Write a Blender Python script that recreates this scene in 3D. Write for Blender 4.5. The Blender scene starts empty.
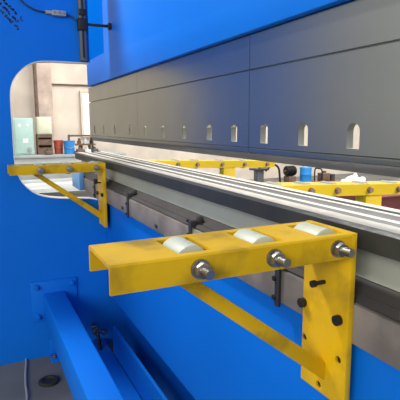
import bpy, bmesh, math, random
from mathutils import Vector, Matrix
random.seed(7)
S = bpy.context.scene
COL = S.collection
PI = math.pi

# ---------------------------------------------------------------- camera, light, exposure
cd = bpy.data.cameras.new('camera'); cam = bpy.data.objects.new('camera', cd); COL.objects.link(cam)
YAW, PITCH, ROLL = math.radians(25.338), math.radians(9.006), math.radians(-0.232)
fw = Vector((-math.cos(YAW)*math.cos(PITCH), math.sin(YAW)*math.cos(PITCH), -math.sin(PITCH)))
rt = Vector((math.sin(YAW), math.cos(YAW), 0)); up = rt.cross(fw)
r2 = rt*math.cos(ROLL) + up*math.sin(ROLL); u2 = up*math.cos(ROLL) - rt*math.sin(ROLL)
M = Matrix((r2, u2, -fw)).transposed().to_4x4(); M.translation = (0, 0, 1.27)
cam.matrix_world = M
cd.sensor_width = 36; cd.sensor_fit = 'HORIZONTAL'; cd.lens = 36*473.16/400
cd.clip_start = 0.02; cd.clip_end = 200
S.camera = cam

w = bpy.data.worlds.new('World'); S.world = w; w.use_nodes = True
wb = w.node_tree.nodes['Background']; wb.inputs[0].default_value = (0.93, 0.96, 1.0, 1); wb.inputs[1].default_value = 0.75
_n = w.node_tree; _t = _n.nodes.new('ShaderNodeTexCoord'); _x = _n.nodes.new('ShaderNodeSeparateXYZ'); _r = _n.nodes.new('ShaderNodeValToRGB')
_n.links.new(_t.outputs['Generated'], _x.inputs[0]); _n.links.new(_x.outputs['Z'], _r.inputs[0]); _n.links.new(_r.outputs[0], wb.inputs[0])
_r.color_ramp.elements[0].position = 0; _r.color_ramp.elements[0].color = (.95, .95, .95, 1); _r.color_ramp.elements[1].position = .8; _r.color_ramp.elements[1].color = (.48, .51, .55, 1)

def area(name, loc, target, size, power, color=(1, 1, 1)):
    l = bpy.data.lights.new(name, 'AREA'); l.shape = 'RECTANGLE'; l.size, l.size_y = size; l.energy = power; l.color = color
    o = bpy.data.objects.new(name, l); COL.objects.link(o); o.location = loc
    o.rotation_euler = (Vector(target)-Vector(loc)).to_track_quat('-Z', 'Y').to_euler(); return o
area('side_daylight', (3.2, -5.0, 3.4), (-1.4, .6, 1.0), (4.5, 3), 360, (1, .98, .93))
area('far_side_fill', (1.5, 4.0, 3.6), (-1.8, 1.3, 1.0), (2, 1.5), 170, (1, .98, .94))  # fill light added to brighten the far roller bars
area('hall_lamp', (-3.0, -.75, 4.2), (-1.2, .6, .8), (.4, .3), 150, (1, .97, .92))
area('hall_daylight', (-4.5, 6.0, 6.5), (-7.0, 7.0, 0), (6, 5), 900, (1, .98, .94))
area('aisle_daylight', (-6.0, 1.5, 5.0), (-9.0, 1.6, 1.0), (2.5, 2.5), 75, (1, .97, .92))
S.view_settings.view_transform = 'Standard'; S.view_settings.look = 'None'
S.view_settings.gamma = 1; S.view_settings.use_curve_mapping = False
S.view_settings.exposure = 0.0

# ---------------------------------------------------------------- materials
def mat(name, col, rough=.5, metal=0., vary=.12, scale=6., bump=0., stretch=(1, 1, 1), dirt=None, dirt_amt=.5, dirt_scale=4., spec=.5, rvary=0.):
    m = bpy.data.materials.new(name); m.use_nodes = True
    nt = m.node_tree; b = nt.nodes['Principled BSDF']
    b.inputs['Roughness'].default_value = rough; b.inputs['Metallic'].default_value = metal
    b.inputs['Specular IOR Level'].default_value = spec
    tc = nt.nodes.new('ShaderNodeTexCoord'); mp = nt.nodes.new('ShaderNodeMapping'); mp.inputs['Scale'].default_value = stretch
    nt.links.new(tc.outputs['Object'], mp.inputs['Vector'])
    n = nt.nodes.new('ShaderNodeTexNoise'); n.inputs['Scale'].default_value = scale; n.inputs['Detail'].default_value = 5
    nt.links.new(mp.outputs[0], n.inputs['Vector'])
    r = nt.nodes.new('ShaderNodeValToRGB')
    r.color_ramp.elements[0].position = .3; r.color_ramp.elements[1].position = .7
    r.color_ramp.elements[0].color = tuple(c*(1-vary) for c in col)+(1,)
    r.color_ramp.elements[1].color = tuple(min(1, c*(1+vary)) for c in col)+(1,)
    nt.links.new(n.outputs['Fac'], r.inputs['Fac'])
    out = r.outputs[0]
    if dirt:
        n2 = nt.nodes.new('ShaderNodeTexNoise'); n2.inputs['Scale'].default_value = dirt_scale; n2.inputs['Detail'].default_value = 8
        nt.links.new(tc.outputs['Object'], n2.inputs['Vector'])
        r3 = nt.nodes.new('ShaderNodeValToRGB'); r3.color_ramp.elements[0].position = .52; r3.color_ramp.elements[1].position = .72
        r3.color_ramp.elements[0].color = (0, 0, 0, 1); r3.color_ramp.elements[1].color = (dirt_amt,)*3+(1,)
        nt.links.new(n2.outputs['Fac'], r3.inputs['Fac'])
        mx = nt.nodes.new('ShaderNodeMix'); mx.data_type = 'RGBA'
        nt.links.new(r3.outputs[0], mx.inputs[0]); nt.links.new(out, mx.inputs[6]); mx.inputs[7].default_value = tuple(dirt)+(1,)
        out = mx.outputs[2]
    nt.links.new(out, b.inputs['Base Color'])
    if rvary:
        mr = nt.nodes.new('ShaderNodeMapRange'); mr.inputs[3].default_value = max(.02, rough-rvary); mr.inputs[4].default_value = rough+rvary
        nt.links.new(n.outputs['Fac'], mr.inputs[0]); nt.links.new(mr.outputs[0], b.inputs['Roughness'])
    if bump:
        bp = nt.nodes.new('ShaderNodeBump'); bp.inputs['Strength'].default_value = bump; bp.inputs['Distance'].default_value = .002
        nt.links.new(n.outputs['Fac'], bp.inputs['Height']); nt.links.new(bp.outputs[0], b.inputs['Normal'])
    return m
BLUE = mat('blue_paint', (.002, .150, .64), .52, vary=.05, scale=2.5, spec=.15)
BLUESHADE = mat('shaded_matt_blue', (.002, .14, .60), .8, vary=.05, scale=2.5, spec=0)  # darker, sheenless copy of the blue; shade of the guide recess in its colour
PALEBLUE = mat('pale_blue_paint', (.18, .42, .72), .45, vary=.08)
YEL = mat('yellow_paint', (.64, .385, .005), .45, vary=.10, scale=9, dirt=(.20, .12, .015), dirt_amt=.7, dirt_scale=11, spec=.22)
YELLIT = mat('lit_yellow_paint', (.95, .62, .010), .42, vary=.06, scale=9)  # lit copy of the yellow: brighter light on the far bars put into the colour
STEEL = mat('brushed_steel', (.40, .41, .37), .30, 1., vary=.05, scale=4)
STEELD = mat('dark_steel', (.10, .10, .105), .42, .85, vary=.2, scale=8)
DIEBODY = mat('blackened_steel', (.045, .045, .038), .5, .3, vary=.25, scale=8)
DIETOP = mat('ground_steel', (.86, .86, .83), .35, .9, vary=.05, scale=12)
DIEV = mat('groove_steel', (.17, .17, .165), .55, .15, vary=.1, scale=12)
GREENST = mat('oiled_steel', (.38, .395, .34), .45, .2, vary=.10, scale=5)
RUST = mat('scaled_steel', (.20, .175, .155), .6, .15, vary=.25, scale=10, dirt=(.34, .29, .26), dirt_amt=.5, dirt_scale=6, bump=.3)
LEDGE = mat('brown_oiled_steel', (.042, .037, .034), .75, .0, vary=.25, scale=9)
BLACK = mat('black_oxide', (.018, .017, .016), .45, .3, vary=.2, scale=20)
ZINC = mat('zinc_steel', (.36, .345, .315), .36, 1., vary=.12, scale=30)
BRASSY = mat('rusty_zinc', (.42, .28, .19), .5, .5, vary=.15, scale=20)
NYLON = mat('cream_nylon', (.50, .53, .41), .45, vary=.06, scale=20)
CUT = mat('cut_edge_steel', (.72, .74, .74), .5, .2, vary=.08, scale=12)
CONC = mat('dark_concrete', (.15, .15, .147), .8, vary=.22, scale=3, dirt=(.045, .045, .04), dirt_amt=.7, dirt_scale=1.3, bump=.3)
PLASTER = mat('beige_plaster', (.66, .575, .48), .9, vary=.16, scale=1.4, dirt=(.40, .33, .28), dirt_amt=.55, dirt_scale=.9, bump=.2)
WHITEP = mat('white_plaster', (.78, .77, .74), .9, vary=.06, scale=.7)
PINKP = mat('pinkish_brick_plaster', (.58, .46, .39), .9, vary=.18, scale=6, dirt=(.33, .22, .18), dirt_amt=.5, dirt_scale=2)
MINT = mat('mint_enamel', (.42, .60, .54), .5, vary=.08)
CREAM = mat('cream_enamel', (.70, .70, .52), .5, vary=.06)
WHITE = mat('white_sheet', (.75, .76, .74), .6, vary=.05)
REDP = mat('red_plastic', (.42, .07, .03), .5, vary=.15)
BLUEP = mat('blue_plastic', (.02, .24, .62), .45, vary=.08)
MAROON = mat('maroon_paint', (.16, .035, .035), .55, vary=.12)
GREYP = mat('grey_paint', (.36, .37, .36), .7, vary=.18, scale=4)
PALEST = mat('pale_steel', (.62, .64, .62), .5, .2, vary=.12, scale=5)
RUSTB = mat('rusty_iron', (.16, .10, .07), .75, .2, vary=.35, scale=12)
RUBBER = mat('black_rubber', (.02, .02, .02), .7, vary=.1)
HOUSE = mat('grey_housing', (.13, .14, .15), .45, .3, vary=.1)
CABLE = mat('dark_cable', (.01, .03, .10), .6)
HOSE = mat('pale_hose', (.32, .33, .33), .5)
INK = mat('black_ink', (.012, .02, .06), .6)
strip_glow = mat('doorway_glow', (.9, .88, .78), .4)
gb = strip_glow.node_tree.nodes['Principled BSDF']; gb.inputs['Emission Color'].default_value = (1, .93, .75, 1); gb.inputs['Emission Strength'].default_value = .22  # emission gives the doorway strip its brightness

# ---------------------------------------------------------------- helpers
class MB:
    def __init__(s): s.bm = bmesh.new()
    def _add(s, src):
        me = bpy.data.meshes.new('t'); src.to_mesh(me); src.free(); s.bm.from_mesh(me); bpy.data.meshes.remove(me); return s
    def box(s, a, b, bev=0., seg=2):
        t = bmesh.new(); bmesh.ops.create_cube(t, size=1)
        a, b = Vector(a), Vector(b); c = (a+b)/2; d = b-a
        for v in t.verts: v.co = Vector((v.co.x*d.x, v.co.y*d.y, v.co.z*d.z))+c
        if bev: bmesh.ops.bevel(t, geom=t.edges[:], offset=bev, segments=seg, affect='EDGES', profile=.5)
        return s._add(t)
    def prism(s, prof, a, b, axis='X', bev=0.):
        # profile polygon swept along an axis: X -> (y,z), Y -> (x,z), Z -> (x,y)
        t = bmesh.new()
        def P(p, q):
            return {'X': (q, p[0], p[1]), 'Y': (p[0], q, p[1]), 'Z': (p[0], p[1], q)}[axis]
        A = [t.verts.new(P(p, a)) for p in prof]; B = [t.verts.new(P(p, b)) for p in prof]
        t.faces.new(A); t.faces.new(B[::-1])
        n = len(prof)
        for i in range(n): t.faces.new((A[i], B[i], B[(i+1) % n], A[(i+1) % n]))
        bmesh.ops.recalc_face_normals(t, faces=t.faces[:])
        if bev: bmesh.ops.bevel(t, geom=[e for e in t.edges if len(e.link_faces) == 2 and e.calc_face_angle(0) > .5], offset=bev, segments=2, affect='EDGES', profile=.5)
        return s._add(t)
    def cyl(s, a, b, r, n=24, r2=None, bev=0.):
        a, b = Vector(a), Vector(b); d = b-a
        t = bmesh.new(); bmesh.ops.create_cone(t, cap_ends=True, segments=n, radius1=r, radius2=r if r2 is None else r2, depth=d.length)
        if bev: bmesh.ops.bevel(t, geom=[e for e in t.edges if e.calc_face_angle(0) > 1.0], offset=bev, segments=2, affect='EDGES', profile=.5)
        q = d.to_track_quat('Z', 'Y').to_matrix().to_4x4(); q.translation = (a+b)/2
        bmesh.ops.transform(t, matrix=q, verts=t.verts[:]); return s._add(t)
    def lathe(s, prof, loc, n=28):
        t = bmesh.new(); rings = []
        for r, z in prof:
            rings.append([t.verts.new((loc[0]+r*math.cos(2*PI*i/n), loc[1]+r*math.sin(2*PI*i/n), loc[2]+z)) for i in range(n)])
        for A, B in zip(rings, rings[1:]):
            for i in range(n): t.faces.new((A[i], A[(i+1) % n], B[(i+1) % n], B[i]))
        t.faces.new(rings[0][::-1]); t.faces.new(rings[-1]); bmesh.ops.recalc_face_normals(t, faces=t.faces[:]); return s._add(t)
    def tube(s, pts, r, n=10):
        pts = spline([Vector(p) for p in pts], 6)
        t = bmesh.new(); rings = []
        for i, p in enumerate(pts):
            d = (pts[min(i+1, len(pts)-1)]-pts[max(i-1, 0)]).normalized()
            e = d.orthogonal().normalized() if not rings else (pe-d*pe.dot(d)).normalized()
            pe = e; f = d.cross(e)
            rings.append([t.verts.new(p+(e*math.cos(2*PI*k/n)+f*math.sin(2*PI*k/n))*r) for k in range(n)])
        for A, B in zip(rings, rings[1:]):
            for k in range(n): t.faces.new((A[k], A[(k+1) % n], B[(k+1) % n], B[k]))
        t.faces.new(rings[0][::-1]); t.faces.new(rings[-1]); bmesh.ops.recalc_face_normals(t, faces=t.faces[:]); return s._add(t)
    def build(s, name, m, parent=None, smooth=True):
        me = bpy.data.meshes.new(name); s.bm.to_mesh(me); s.bm.free()
        me.materials.append(m)
        o = bpy.data.objects.new(name, me); COL.objects.link(o)
        if parent: o.parent = parent
        if smooth: shade(me)
        return o
def shade(me):
    for p in me.polygons: p.use_smooth = True
    try: me.set_sharp_from_angle(angle=math.radians(32))
    except Exception: pass
def spline(p, k):
    if len(p) < 3: return p
    out = []
    for i in range(len(p)-1):
        a, b, c, d = p[max(i-1, 0)], p[i], p[i+1], p[min(i+2, len(p)-1)]
        for j in range(k):
            t = j/k
            out.append(.5*((2*b)+(c-a)*t+(2*a-5*b+4*c-d)*t*t+(3*b-a-3*c+d)*t**3))
    out.append(p[-1]); return out
def cut(o, cutter):
    # true holes: subtract the cutter mesh and drop it again
    c = cutter.build('cutter', BLACK, smooth=False)
    md = o.modifiers.new('b', 'BOOLEAN'); md.operation = 'DIFFERENCE'; md.object = c; md.solver = 'EXACT'
    bpy.context.view_layer.update()
    me = bpy.data.meshes.new_from_object(o.evaluated_get(bpy.context.evaluated_depsgraph_get()))
    o.modifiers.clear(); old = o.data; nm = old.name; o.data = me; bpy.data.meshes.remove(old); me.name = nm
    cm = c.data; bpy.data.objects.remove(c); bpy.data.meshes.remove(cm); shade(me)
def tag(o, label, cat, group=None, kind=None):
    o['label'] = label; o['category'] = cat
    if group: o['group'] = group
    if kind: o['kind'] = kind
    return o
def thing(name, label, cat, loc=(0, 0, 0), group=None):
    o = bpy.data.objects.new(name, None); COL.objects.link(o); o.location = loc; o.empty_display_size = .05
    return tag(o, label, cat, group)
def part(mb, name, m, root):
    # parts are modelled in world space; keep them there under an Empty at the thing's base
    o = mb.build(name, m, root)
    off = Vector((0, 0, 0)); p = root
    while p: off += p.location; p = p.parent
    o.data.transform(Matrix.Translation(-off)); return o
def copy_tree(o, delta, parent=None):
    c = o.copy(); COL.objects.link(c); c.parent = parent
    if parent is None: c.location = o.location + Vector(delta)
    for ch in o.children: copy_tree(ch, delta, c)
    return c
def struct(o): o['kind'] = 'structure'; return o

# ---------------------------------------------------------------- setting
struct(MB().box((-12, -8, -.1), (6, 14, 0)).build('floor', CONC))
struct(MB().box((-9.7, -8, 0), (-9.5, 14, 5)).build('wall_left', PLASTER))
struct(MB().box((-12, 12, 0), (6, 12.2, 5)).build('wall_back', WHITEP))
struct(MB().box((-9.5, 1.12, 0), (-9.32, 1.38, 5), .01).build('trim_1', PINKP))        # plastered wall pillar
struct(MB().box((-9.5, 1.38, 2.03), (-9.46, 2.6, 2.055), .005).build('trim_2', RUSTB))
wn = struct(MB().box((-9.5, 1.96, 1.08), (-9.46, 2.2, 1.90), .004).build('lit_doorway_1', strip_glow))  # glowing strip standing in for the lighter, lit doorway
MB().box((-9.5, 1.92, 1.04), (-9.44, 1.96, 1.94)).box((-9.5, 1.96, 1.04), (-9.44, 2.2, 1.08)).box((-9.5, 1.96, 1.9), (-9.44, 2.2, 1.94)).build('doorway_frame', PLASTER, wn)  # edging added around the glowing strip

# ---------------------------------------------------------------- press brake: side frame
XF = -2.60
sf = thing('side_frame', 'tall blue press frame plate with a rounded throat opening', 'machine frame', (-2.63, -.1, 0))
thr = [Vector(p+(0,)) for p in [(.40, 1.600), (.318, 1.594), (.259, 1.567), (.213, 1.521), (.187, 1.472), (.177, 1.41), (.177, 1.25), (.178, 1.08), (.192, 1.016), (.212, .973), (.261, .922), (.32, .895), (.397, .881), (.476, .874)]]
thr = [(v.x, v.y) for v in spline(thr, 5)]
thr = [(.585, 1.600)]+thr+[(.56, .868), (.60, .858)]
prof = [(-.62, 0), (-.62, 2.6), (.585, 2.6)]+thr+[(.95, .858), (.95, 0)]
part(MB().prism(prof, -2.66, XF, 'X'), 'frame_plate', BLUE, sf)
rim = thr
inner = [(y-.0, z) for y, z in rim]
def offs(pts, d):
    out = []
    for i, p in enumerate(pts):
        a = Vector(pts[max(i-1, 0)]); b = Vector(pts[min(i+1, len(pts)-1)]); t = (b-a).normalized(); n = Vector((-t.y, t.x))
        out.append((p[0]+n.x*d, p[1]+n.y*d))
    return out
ro = offs(rim, .004)
part(MB().prism(rim+ro[::-1], -2.659, -2.601, 'X'), 'cut_edge', CUT, sf)
# printed marking: slanting rows of tiny illegible characters
mk = MB(); rr = random.Random(3)
def glyph(y, z, s):
    d = Vector((.7, -.714)); n = Vector((.714, .7))
    for k in range(rr.choice((3, 4, 4))):
        a = rr.uniform(0, .5); bb = a+rr.uniform(.25, .5); c = rr.uniform(-.1, .6); e = c+rr.uniform(.2, .5)
        q = [(a, c), (bb, c), (bb, e), (a, e)]
        mk.prism([(y+d.x*u*s+n.x*v*s, z+d.y*u*s+n.y*v*s) for u, v in q], XF, XF+.0012, 'X')
for y0, z0, L, skip in ((.131, 1.912, .185, (15, 16)), (.119, 1.890, .165, (6, 12)), (.108, 1.868, .185, (9, 15))):
    for k in range(int(L/.0095)):
        if k in skip: continue
        glyph(y0+.7*k*.0095, z0-.714*k*.0095, .0155)
part(mk, 'printed_marking', INK, sf)

# linear scale on the end of the upper arm
ls = thing('linear_scale', 'dark grey upright measuring scale at edge of upper frame arm', 'sensor', (-2.58, .55, 1.6))
part(MB().box((-2.598, .532, 1.605), (-2.565, .566, 2.45), .004), 'scale_housing', HOUSE, ls)
part(MB().box((-2.565, .545, 1.62), (-2.561, .553, 2.45)), 'scale_slot', BLACK, ls)
part(MB().box((-2.598, .525, 1.755), (-2.552, .575, 1.815), .004).box((-2.565, .53, 1.83), (-2.555, .57, 1.86), .002), 'reading_head', BLACK, ls)
part(MB().box((-2.585, .575, 1.782), (-2.570, .7, 1.796), .003).cyl((-2.5775, .685, 1.789), (-2.5775, .70, 1.789), .018), 'link_arm', BLACK, ls)
cb = thing('sensor_cable', 'thin dark cable looping down blue frame to a grey plug', 'cable', (-2.595, .24, 1.9))
part(MB().tube([(-2.592, .205, 2.02), (-2.592, .225, 1.93), (-2.592, .265, 1.872), (-2.592, .318, 1.842), (-2.592, .372, 1.834)], .0045), 'cord', CABLE, cb)
pg = part(MB().cyl((-2.590, .37, 1.835), (-2.590, .40, 1.834), .009).box((-2.60, .40, 1.820), (-2.572, .47, 1.846), .004), 'plug', GREYP, cb)
part(MB().cyl((-2.571, .412, 1.835), (-2.568, .412, 1.835), .006).cyl((-2.571, .435, 1.835), (-2.568, .435, 1.835), .007).cyl((-2.571, .458, 1.835), (-2.568, .458, 1.835), .006), 'plug_screw', ZINC, pg)
part(MB().tube([(-2.59, .47, 1.832), (-2.59, .50, 1.822), (-2.585, .527, 1.80)], .004), 'lead', CABLE, cb)

# ---------------------------------------------------------------- bed
bed = thing('bed_beam', 'long bright blue bed beam of the press below the die', 'machine bed', (-1.2, .74, 0))
part(MB().prism([(-2.598, .318), (1.0, .318), (1.0, .955), (-3.4, .955), (-3.4, .860), (-2.598, .860)], .637, .845, 'Y', bev=.002), 'bed_plate', BLUE, bed)
part(MB().box((-2.40, .607, 0.0), (1.0, .622, .197), .003), 'base_plate', BLUE, bed)
part(MB().box((-2.598, .735, 0.0), (1.0, .82, .318)), 'plinth', BLUE, bed)
ap = part(MB().box((-3.40, .615, .862), (1.0, .637, .940), .0025), 'apron_bar', RUST, bed)
part(MB().prism([(.622, .944), (.666, .972), (.80, .972), (.80, .955), (.637, .955), (.637, .944)], -3.40, 1.0), 'ledge', LEDGE, bed)
part(MB().box((-3.27, .585, .862), (-3.02, .6145, .985), .003), 'end_cover', PALEBLUE, bed)
for i in range(9):
    x = -3.0+i*.46-.07
    part(MB().cyl((x, .615, .885), (x, .609, .885), .008, 6), 'apron_bolt', STEELD, bed)

dh = tag(MB().prism([(.668, .973), (.684, 1.037), (.80, 1.037), (.80, .973)], -3.40, 1.0, bev=.001).build('die_holder', GREENST), 'grey green steel holder strip sloping under the die', 'die holder')
# multi groove die
dp = [(.642, 1.038), (.636, 1.078), (.648, 1.084)]
y = .644
lands = [(.689, .714), (.731, .772), (.787, .808)]
for a, b in lands: dp += [(a, 1.084), (a+.001, 1.077), (b-.006, 1.077), (b, 1.084)]
dp += [(.836, 1.084), (.84, 1.080), (.84, 1.038)]
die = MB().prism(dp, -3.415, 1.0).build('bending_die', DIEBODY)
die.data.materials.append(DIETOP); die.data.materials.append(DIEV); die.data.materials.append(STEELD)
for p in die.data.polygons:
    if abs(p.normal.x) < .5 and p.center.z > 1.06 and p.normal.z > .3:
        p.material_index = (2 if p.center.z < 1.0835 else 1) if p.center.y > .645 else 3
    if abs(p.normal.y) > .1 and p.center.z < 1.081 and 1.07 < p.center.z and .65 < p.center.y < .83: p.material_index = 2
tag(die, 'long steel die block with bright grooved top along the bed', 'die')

part(MB().box((-2.595, .44, 0), (-1.7, .603, .045), .003), 'foot_plate', BLUE, bed)
# edge clamps on the apron
def clamp(x, lab, full):
    c = thing('die_clamp', lab, 'clamp', (x, .61, .90), 'die clamps along the apron')
    part(MB().box((x-.008, .607, .853), (x+.008, .615, .965), .0015), 'clamp_bar', STEELD, c)
    for z in (.872, .918): part(MB().cyl((x-.009, .612, z), (x-.009, .604, z), .0065, 16, bev=.001), 'cap_screw', BLACK, c)
    if full:
        part(MB().box((x-.006, .615, .946), (x+.004, .64, .965), .002).box((x+.004, .630, .960), (x+.022, .650, .980), .004), 'clamp_block', STEELD, c)
        part(MB().cyl((x-.045, .622, .957), (x-.006, .622, .957), .003).cyl((x-.048, .622, .957), (x-.040, .622, .957), .0055, 6), 'clamp_screw', BLACK, c)
for x, lab, full in ((-.872, 'black die clamp on apron seen under the near yellow arm', 0), (-1.365, 'black die clamp on apron midway between the two yellow arms', 1), (-2.06, 'black die clamp just right of the far yellow arm', 1), (-2.72, 'black die clamp on apron beyond the far yellow arm', 1)):
    clamp(x, lab, full)

# ---------------------------------------------------------------- ram
rm = thing('ram_beam', 'large blue upper ram plate above the grey steel punch', 'press ram', (-1.2, .74, 1.5225))
part(MB().prism([(-3.2, 1.5225), (1.0, 1.5225), (1.0, 2.6), (-2.745, 2.6), (-2.745, 1.678), (-3.2, 1.678)], .70, .79, 'Y', bev=.003), 'ram_plate', BLUE, rm)
part(MB().prism([(-3.2, 1.678), (-2.745, 1.678), (-2.745, 2.6), (-3.9, 2.6), (-3.9, 1.785), (-3.2, 1.685)], .735, .79, 'Y'), 'guide_plate', BLUESHADE, rm)
segs = [(-3.27, -2.22), (-2.218, -1.19), (-1.188, 1.0)]
cl_lab = ['upper steel clamp strip at far left end of ram', 'upper steel clamp strip in middle, left of the long seam', 'upper steel clamp strip nearest on the right under the ram']
pn_lab = ['grey slotted punch plate at far left beside the frame', 'grey slotted punch plate in middle of the row', 'nearest grey punch plate with largest slots on the right']
slots = [-.768, -.937, -1.109, -1.276, -1.447, -1.66, -1.882, -2.115, -2.351, -2.636, -2.887, -3.13]+[-.768+.169*k for k in range(1, 9)]
for (a, b), l1, l2 in zip(segs, cl_lab, pn_lab):
    u = MB().prism([(.775, 1.4203), (.732, 1.4203), (.732, 1.4255), (.720, 1.4255), (.720, 1.518), (.723, 1.5215), (.775, 1.5215)], a, b).build('clamp_strip', STEEL, smooth=False)
    tag(u, l1, 'clamp strip', 'punch clamp strips under the ram')
    p = MB().prism([(.720, 1.206), (.720, 1.420), (.738, 1.420), (.738, 1.212), (.760, 1.205), (.760, 1.172), (.754, 1.167), (.744, 1.167), (.722, 1.187), (.7195, 1.192), (.7195, 1.203), (.722, 1.2045)], a, b).build('punch_plate', STEEL)
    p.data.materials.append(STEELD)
    c = MB(); hit = False
    for x in slots:
        if a+.03 < x < b-.03:
            hit = True; W = .0185
            sh = [(x-W, 1.219), (x+W, 1.219), (x+W, 1.257)]+[(x+W*math.cos(t), 1.257+W*.85*math.sin(t)) for t in [PI*k/8 for k in range(1, 8)]]+[(x-W, 1.257)]
            c.prism(sh, .70, .75, 'Y')
    cut(p, c)
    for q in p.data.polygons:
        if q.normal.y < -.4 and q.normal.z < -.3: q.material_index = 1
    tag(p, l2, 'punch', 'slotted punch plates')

# ---------------------------------------------------------------- cross tube at the lower left
ct = thing('cross_tube', 'blue square steel tube bolted low on the frame, running forward', 'tube', (-1.2, .33, .25))
part(MB().box((-2.588, .281, .203), (1.0, .393, .370), .008, 3), 'tube', BLUE, ct)
mp = part(MB().box((-2.60, .218, .213), (-2.588, .462, .436), .002), 'mounting_plate', BLUE, ct)
for yy in (.247, .435):
    for zz in (.243, .410):
        bo = MB().cyl((-2.588, yy, zz), (-2.584, yy, zz), .017, 24).cyl((-2.584, yy, zz), (-2.571, yy, zz), .0135, 6, bev=.001).cyl((-2.571, yy, zz), (-2.563, yy, zz), .007).build('bolt', BLUE, mp)
        bo.data.transform(Matrix.Translation(-ct.location))

# ---------------------------------------------------------------- roller support arms (rear side)
XB, WD, Y0, Y1, ZT, HC = -.633, .134, .159, .602, 1.075, .044
def make_arm(axles):
    a = thing('support_arm', 'tmp', 'support arm', (XB-WD/2, .615, .729), 'rear roller support arms on the apron')
    xl = XB-WD; t = .006
    prof = [(xl, ZT-HC), (xl, ZT-.003), (xl+.003, ZT), (XB-.003, ZT), (XB, ZT-.003), (XB, ZT-HC), (XB-t, ZT-HC), (XB-t, ZT-t), (xl+t, ZT-t), (xl+t, ZT-HC)]
    ch = part(MB().prism(prof, Y0, Y1, 'Y'), 'channel', YEL, a)
    # slots for the rollers in the top web and cut corners at the free end
    c = MB()
    for yy in axles: c.box((XB-.112, yy-.030, ZT-.012), (XB-.018, yy+.030, ZT+.02))
    cut(ch, c)
    pl = part(MB().box((xl, Y1, .729), (XB, .615, ZT+.001), .0015), 'mounting_plate', YEL, a)
    c = MB()
    for x, z in ((-.759, .826), (-.655, .823), (-.709, .744)): c.cyl((x, .59, z), (x, .63, z), .0078, 20)
    cut(pl, c)
    for x, z in ((-.759, .826), (-.655, .823), (-.709, .744)): part(MB().cyl((x, .607, z), (x, .6149, z), .0072, 20).cyl((x, .605, z), (x, .607, z), .004, 6), 'hole_dark', BLACK, a)  # black plugs added to make the plate holes dark inside
    br = MB(); br.prism([(.262, ZT-HC-.001), (.300, ZT-HC-.001), (Y1, .800), (Y1, .762)], -.716, -.690, 'X', bev=.0015)
    part(br, 'brace', YEL, a)
    for x, z in ((-.763, .902), (-.656, .904)):
        part(MB().cyl((x, Y1, z), (x, Y1-.011, z), .0100, 24, bev=.001).cyl((x, Y1-.0111, z), (x, Y1-.0115, z), .0048, 6), 'socket_bolt', BLACK, a)
    part(MB().cyl((-.702, Y1, .965), (-.702, Y1-.022, .965), .0042).cyl((-.702, Y1-.022, .965), (-.702, Y1-.032, .965), .0070, 24, bev=.001), 'set_screw', BLACK, a)
    for yy in axles:
        zc = ZT-.0225
        r = part(MB().cyl((XB-.100, yy, zc), (XB-.030, yy, zc), 0.0298, 48, bev=.002), 'roller', NYLON, a)
        ax = MB().cyl((XB, yy, zc), (XB+.003, yy, zc), .0155, 28).cyl((XB+.003, yy, zc), (XB+.015, yy, zc), .0132, 6, bev=.0008)
        x = XB+.015
        while x < XB+.036:
            ax.cyl((x, yy, zc), (x+.0012, yy, zc), .0078, 20).cyl((x+.0012, yy, zc), (x+.0022, yy, zc), .0071, 20); x += .0022
        part(MB().cyl((XB-WD-.012, yy, zc), (XB-WD, yy, zc), .014, 6), 'lock_nut', ZINC, a)
        part(ax, 'axle_bolt', ZINC, a)
    return a
arm = make_arm((.299, .435, .569))
arm['label'] = 'near yellow roller support arm, large in the foreground'
far = copy_tree(arm, (-2.455-XB, 0, 0)); far.scale = (1, 1.035, 1); far['label'] = 'far yellow roller support arm in front of the frame opening'

# front side arms seen through the gap
def front_arm(X, Y2, ztop0, slope, bolts, py, lab):
    a = thing('roller_bar', lab, 'support arm', (X-.05, py, 0), 'yellow roller bars on far side of the die')
    W, h = .10, .040
    zt = lambda y: ztop0-slope*(y-.87)
    def bar(prof_y0, prof_y1):
        t = MB(); xl = X-W; q = .005
        t.prism([(xl, -h), (xl, 0), (X, 0), (X, -h), (X-q, -h), (X-q, -q), (xl+q, -q), (xl+q, -h)], prof_y0, prof_y1, 'Y')
        for v in t.bm.verts: v.co.z += zt(v.co.y)
        return t
    part(bar(.857, Y2), 'channel', YELLIT, a)
    part(MB().box((X-W, .845, .86), (X, .857, ztop0), .001), 'mounting_plate', YELLIT, a)
    po = part(MB().box((X-.06, py-.04, .008), (X-.006, py+.04, zt(py)-.006), .003), 'post', YELLIT, a)
    part(MB().box((X-.10, py-.08, 0), (X+.03, py+.08, .008)), 'foot_plate', YELLIT, a)
    for y in bolts:
        z = zt(y)-.02
        part(MB().cyl((X-W+.02, y, z), (X-.02, y, z), .026, 28), 'roller', NYLON, a)
        part(MB().cyl((X, y, z), (X+.003, y, z), .0120, 20).cyl((X+.003, y, z), (X+.012, y, z), .0098, 6), 'axle_bolt', BRASSY, a)
front_arm(-2.436, 1.665, 1.078, .035, (1.02, 1.14, 1.30, 1.45, 1.61), 1.35, 'yellow roller bar seen through the gap below punch, left one')
front_arm(-1.275, 1.80, 1.074, .045, (.90, 1.02, 1.135, 1.285, 1.43, 1.60), 1.315, 'yellow roller bar seen through the gap below punch, right one')

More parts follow.
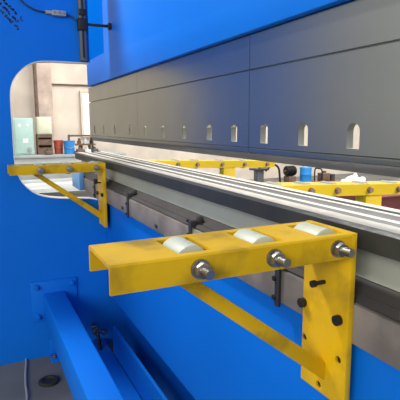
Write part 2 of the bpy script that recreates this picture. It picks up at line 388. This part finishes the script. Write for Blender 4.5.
# ---------------------------------------------------------------- lower left fittings
fb = thing('floor_bracket', 'small blue floor bracket at frame bottom behind the blue tube', 'bracket', (-2.55, .335, 0))
part(MB().box((-2.60, .295, 0), (-2.50, .375, .012), .002).box((-2.60, .300, .012), (-2.588, .370, .10), .002).prism([(-2.588, .012), (-2.52, .012), (-2.588, .09)], .33, .342, 'Y'), 'bracket_plate', BLUE, fb)
part(MB().cyl((-2.535, .315, .012), (-2.535, .315, .026), .012, 6).cyl((-2.535, .315, .012), (-2.535, .315, .04), .006), 'anchor_bolt', ZINC, fb)
vf = thing('valve_fitting', 'small metal drain valve between the blue tube and base plate', 'valve', (-2.5, .55, .1))
part(MB().cyl((-2.60, .545, .13), (-2.50, .545, .13), .016).cyl((-2.53, .545, .13), (-2.505, .545, .13), .024, 6), 'valve_body', ZINC, vf)
part(MB().cyl((-2.52, .545, .13), (-2.52, .59, .115), .011).cyl((-2.52, .585, .117), (-2.52, .60, .112), .017, 6), 'outlet', ZINC, vf)
part(MB().box((-2.528, .515, .155), (-2.512, .56, .163), .002).cyl((-2.52, .545, .13), (-2.52, .545, .158), .005), 'lever', ZINC, vf)
part(MB().tube([(-2.50, .545, .13), (-2.47, .545, .11), (-2.46, .55, .05), (-2.46, .56, .0101)], .010), 'pipe', BLACK, vf)
tag(MB().tube([(-2.70, .172, .006), (-2.58, .172, .006), (-2.46, .158, .006), (-2.33, .146, .006), (-2.18, .137, .006), (-1.9, .08, .006), (-1.5, .06, .006)], .006).build('floor_hose', HOSE), 'pale thin hose lying on dark floor beside the frame', 'hose')
tag(MB().lathe([(.05, 0), (.05, .01), (.044, .014), (.03, .014), (.028, .008)], (-2.315, .254, 0)).build('rubber_pad', RUBBER), 'round black rubber pad on the floor left of blue tube', 'pad')

# ---------------------------------------------------------------- aisle beyond the frame
wbn = thing('workbench', 'long pale grey bench against the plaster wall', 'bench', (-8.3, 1.3, 0))
part(MB().box((-8.75, -.6, .77), (-7.75, 2.3, .81), .005), 'bench_top', GREYP, wbn)
part(MB().box((-7.85, -.55, .45), (-7.80, 2.25, .77)), 'front_panel', PALEST, wbn)
for yy in (-.5, 2.15):
    for xx in (-8.7, -7.88): part(MB().box((xx, yy, 0), (xx+.06, yy+.06, .77)), 'leg', GREYP, wbn)
cbn = thing('electrical_cabinet', 'mint green metal cabinet standing on the bench, at left', 'cabinet', (-8.1, .71, .81))
part(MB().box((-8.28, .565, .815), (-8.02, .865, 1.39), .006), 'cabinet_body', MINT, cbn)
dr = part(MB().box((-8.02, .59, .84), (-8.006, .845, 1.37), .003), 'door', MINT, cbn)
for a, b in (((-8.006, .70, 1.00), (-8.003, .78, 1.07)), ((-8.006, .64, 1.25), (-8.003, .68, 1.30)), ((-8.006, .76, 1.26), (-8.003, .80, 1.30))):
    q = MB().box(a, b).build('sticker', WHITE, dr); q.data.transform(Matrix.Translation(-cbn.location))
q = MB().box((-8.006, .77, .86), (-7.985, .82, .93), .003).build('latch_box', GREYP, dr); q.data.transform(Matrix.Translation(-cbn.location))
tag(MB().cyl((-9.28, 1.075, 0), (-9.28, 1.075, 5), .022).build('drain_pipe', RUSTB), 'dark rusty upright pipe beside the wall pillar', 'pipe')
cr = thing('rusty_crate', 'rusty brown crate on bench under the cream box', 'crate', (-8.1, 1.04, .81))
part(MB().box((-8.24, .92, .815), (-8.02, 1.15, .83)).box((-8.24, .92, .83), (-8.02, .935, 1.13)).box((-8.24, 1.135, .83), (-8.02, 1.15, 1.13)).box((-8.24, .935, .83), (-8.225, 1.135, 1.13)).box((-8.035, .935, .83), (-8.02, 1.135, .92)).box((-8.035, .935, .96), (-8.02, 1.135, 1.05)).box((-8.035, .935, 1.08), (-8.02, 1.135, 1.13)), 'crate_boards', RUSTB, cr)
cx = thing('cream_box', 'cream enamel switch box on top of rusty crate', 'box', (-8.1, 1.04, 1.13))
part(MB().box((-8.2, .925, 1.132), (-8.02, 1.15, 1.41), .006), 'box_body', CREAM, cx)
part(MB().box((-8.02, .94, 1.147), (-8.01, 1.135, 1.395), .003), 'box_lid', CREAM, cx)
def bucket(name, lab, x, y, r, h, m, z=.811):
    b = thing(name, lab, 'bucket', (x, y, z), 'buckets on the bench')
    part(MB().lathe([(r*.86, 0), (r, h), (r*1.05, h), (r*1.05, h-.012), (r*1.01, h-.012), (r*1.0, h-.001), (r*.95, h-.001), (r*.82, .02), (.001, .02)], (x, y, z)), 'pail', m, b)
    part(MB().tube([(x, y-r*1.04, z+h-.02), (x+r*.7, y-r*.75, z+h-.09), (x+r*1.04, y, z+h-.12), (x+r*.7, y+r*.75, z+h-.09), (x, y+r*1.04, z+h-.02)], .004), 'bail', ZINC, b)
bucket('red_bucket', 'red brown bucket on the bench, left of blue bucket', -8.1, 1.255, .075, .22, REDP)
bucket('blue_bucket', 'bright blue bucket on the bench beside red bucket', -7.95, 1.40, .092, .215, BLUEP)
jig = thing('iron_jig', 'rusty iron stand with a cross arm on bench', 'stand', (-8.2, 1.65, .81))
part(MB().box((-8.3, 1.42, .812), (-8.1, 1.95, .84)), 'base', RUSTB, jig)
part(MB().box((-8.22, 1.43, .84), (-8.18, 1.46, 1.12)), 'upright', RUSTB, jig)
part(MB().box((-8.22, 1.46, 1.085), (-8.18, 1.92, 1.115)), 'cross_arm', RUSTB, jig)
part(MB().box((-8.28, 1.52, .94), (-8.05, 1.86, .965)).box((-8.2, 1.6, .84), (-8.15, 1.66, .94)).box((-8.2, 1.76, .84), (-8.15, 1.8, .94)), 'shelf', RUSTB, jig)
part(MB().cyl((-8.2, 1.84, .84), (-8.2, 1.84, 1.085), .02), 'column', RUSTB, jig)
for i, (y, z, r, m, lab) in enumerate(((1.60, .966, .035, RUSTB, 'rusty round part on shelf of iron stand, left'), (1.70, .966, .03, PALEST, 'pale round part on shelf of iron stand, middle'), (1.80, .966, .028, BLACK, 'black round part on shelf of iron stand, right'))):
    tag(MB().lathe([(r, 0), (r, .05), (r*.6, .055), (r*.6, .09), (r*.2, .092)], (-8.12, y, z)).build('machine_part', m), lab, 'part', 'round parts on the iron stand')
for y, dx, m, lab in ((1.56, .16, RUSTB, 'rusty steel block on bench right of blue bucket'), (1.68, .14, PALEST, 'pale steel block on bench between other blocks'), (1.80, .16, STEELD, 'dark steel block at right of bench blocks'), (1.06, .12, RUSTB, 'rusty steel block on bench before the crate')):
    tag(MB().box((-8.0+.05, y-.05, .811), (-7.82, y+.05, .811+dx*.5), .006).cyl((-7.9, y, .811+dx*.5), (-7.9, y, .811+dx*.5+.03), .022).build('steel_block', m), lab, 'block', 'steel blocks on the bench')
# pale steel lengths stacked on trestles in front of the bench
for y in (.25, 1.55):
    tag(MB().box((-6.4, y, .46), (-5.4, y+.06, .52)).prism([(-6.3, 0), (-6.24, 0), (-6.14, .46), (-6.2, .46)], y, y+.06, 'Y').prism([(-5.5, 0), (-5.56, 0), (-5.66, .46), (-5.6, .46)], y, y+.06, 'Y').build('trestle', RUSTB), 'rusty trestle holding the %s ends of pale steel bars' % ('left' if y < 1 else 'right'), 'trestle')
for i, (x, hh, m) in enumerate(((-6.3, .13, GREYP), (-6.05, .09, PALEST), (-5.82, .07, WHITE), (-5.60, .045, PALEST))):
    tag(MB().prism([(x-.08, .522), (x+.08, .522), (x+.08, .522+hh), (x+.07, .522+hh), (x+.07, .532), (x-.07, .532), (x-.07, .522+hh), (x-.08, .522+hh)], -.2, 2.3, 'Y').build('steel_channel', m), ['tallest grey steel channel, rearmost on trestles', 'pale steel channel second from the back on trestles', 'white steel channel second from the front on trestles', 'low pale steel channel, frontmost on trestles'][i], 'channel', 'steel channels on trestles')

# ---------------------------------------------------------------- hall seen through the gap
dm = thing('blue_drum', 'bright blue upright canister standing on hall floor', 'drum', (-7.25, 5.66, 0))
part(MB().lathe([(.10, 0), (.11, .01), (.11, .15), (.114, .16), (.11, .17), (.11, .33), (.114, .34), (.11, .35), (.11, .46), (.10, .475)], (-7.25, 5.66, 0)), 'drum_shell', BLUEP, dm)
part(MB().cyl((-7.25, 5.66, .475), (-7.25, 5.66, .49), .04), 'drum_cap', WHITE, dm)
pm = thing('pump_unit', 'dark grey pump unit left of blue canister', 'pump', (-7.63, 4.86, 0))
part(MB().box((-7.75, 4.70, 0), (-7.5, 5.02, .06), .005), 'pump_base', STEELD, pm)
part(MB().box((-7.7, 4.78, .06), (-7.55, 4.92, .42), .01), 'pump_tank', HOUSE, pm)
part(MB().box((-7.74, 4.70, .42), (-7.5, 5.0, .455), .004).cyl((-7.62, 4.86, .455), (-7.62, 4.86, .52), .03), 'pump_head', STEELD, pm)
part(MB().tube([(-7.55, 4.95, .40), (-7.5, 5.08, .52), (-7.48, 5.2, .45), (-7.45, 5.22, .2), (-7.4, 5.25, .012)], .02), 'hose', BLACK, pm)
mo = thing('electric_motor', 'black finned motor on a stand beside blue canister', 'motor', (-7.4, 5.42, 0))
part(MB().box((-7.48, 5.32, 0), (-7.3, 5.48, .30), .005), 'motor_stand', RUSTB, mo)
ff = MB().cyl((-7.39, 5.30, .40), (-7.39, 5.50, .40), .085)
for k in range(6): ff.cyl((-7.39, 5.315+.03*k, .40), (-7.39, 5.325+.03*k, .40), .097)
part(ff, 'motor_body', BLACK, mo)
part(MB().cyl((-7.39, 5.27, .40), (-7.39, 5.30, .40), .02), 'shaft', ZINC, mo)
tr = thing('hand_trolley', 'dark red low trolley right of blue canister', 'trolley', (-7.09, 6.05, 0))
part(MB().box((-7.25, 5.82, .16), (-6.95, 6.26, .20), .004), 'deck', REDP, tr)
part(MB().tube([(-7.2, 5.84, .2), (-7.2, 5.84, .42), (-7.1, 5.84, .45), (-7.0, 5.84, .42), (-7.0, 5.84, .2)], .013), 'handle', BLACK, tr)
for xx in (-7.22, -6.98):
    for yy in (5.90, 6.18): part(MB().cyl((xx-.015, yy, .08), (xx+.015, yy, .08), .079), 'wheel', RUBBER, tr)
tag(MB().box((-7.2, 5.9, .201), (-7.02, 6.06, .36), .01).cyl((-7.1, 5.98, .36), (-7.1, 5.98, .40), .04).build('gearbox', RUSTB), 'rusty gearbox on the dark red trolley, left', 'gearbox')
tag(MB().cyl((-7.1, 6.17, .201), (-7.1, 6.17, .33), .06).build('steel_pot', STEELD), 'dark steel pot on the dark red trolley, right', 'pot')
# heap of pale rags
rg = bmesh.new(); bmesh.ops.create_icosphere(rg, subdivisions=4, radius=1)
for v in rg.verts:
    n = .14*math.sin(7*v.co.x+2)*math.cos(6*v.co.y)+.08*math.sin(15*v.co.y+3*v.co.x)
    v.co = Vector((-6.85+v.co.x*.22*(1+n), 6.5+v.co.y*.30*(1+n), max(0, .0+v.co.z*.30*(1+n))))
m_ = MB(); m_._add(rg); tag(m_.build('rag_heap', WHITE), 'pale crumpled rag heap on floor right of trolley', 'rags')
mb_ = thing('maroon_cabinet', 'low maroon steel chest behind the right yellow roller bar', 'chest', (-5.2, 5.4, 0))
part(MB().box((-5.6, 4.95, .04), (-4.7, 6.6, .27), .006), 'chest_body', MAROON, mb_)
part(MB().box((-5.62, 4.93, .27), (-4.68, 6.62, .295), .004), 'chest_lid', MAROON, mb_)
part(MB().box((-5.55, 5.0, 0), (-4.75, 6.5, .04)), 'chest_base', BLACK, mb_)
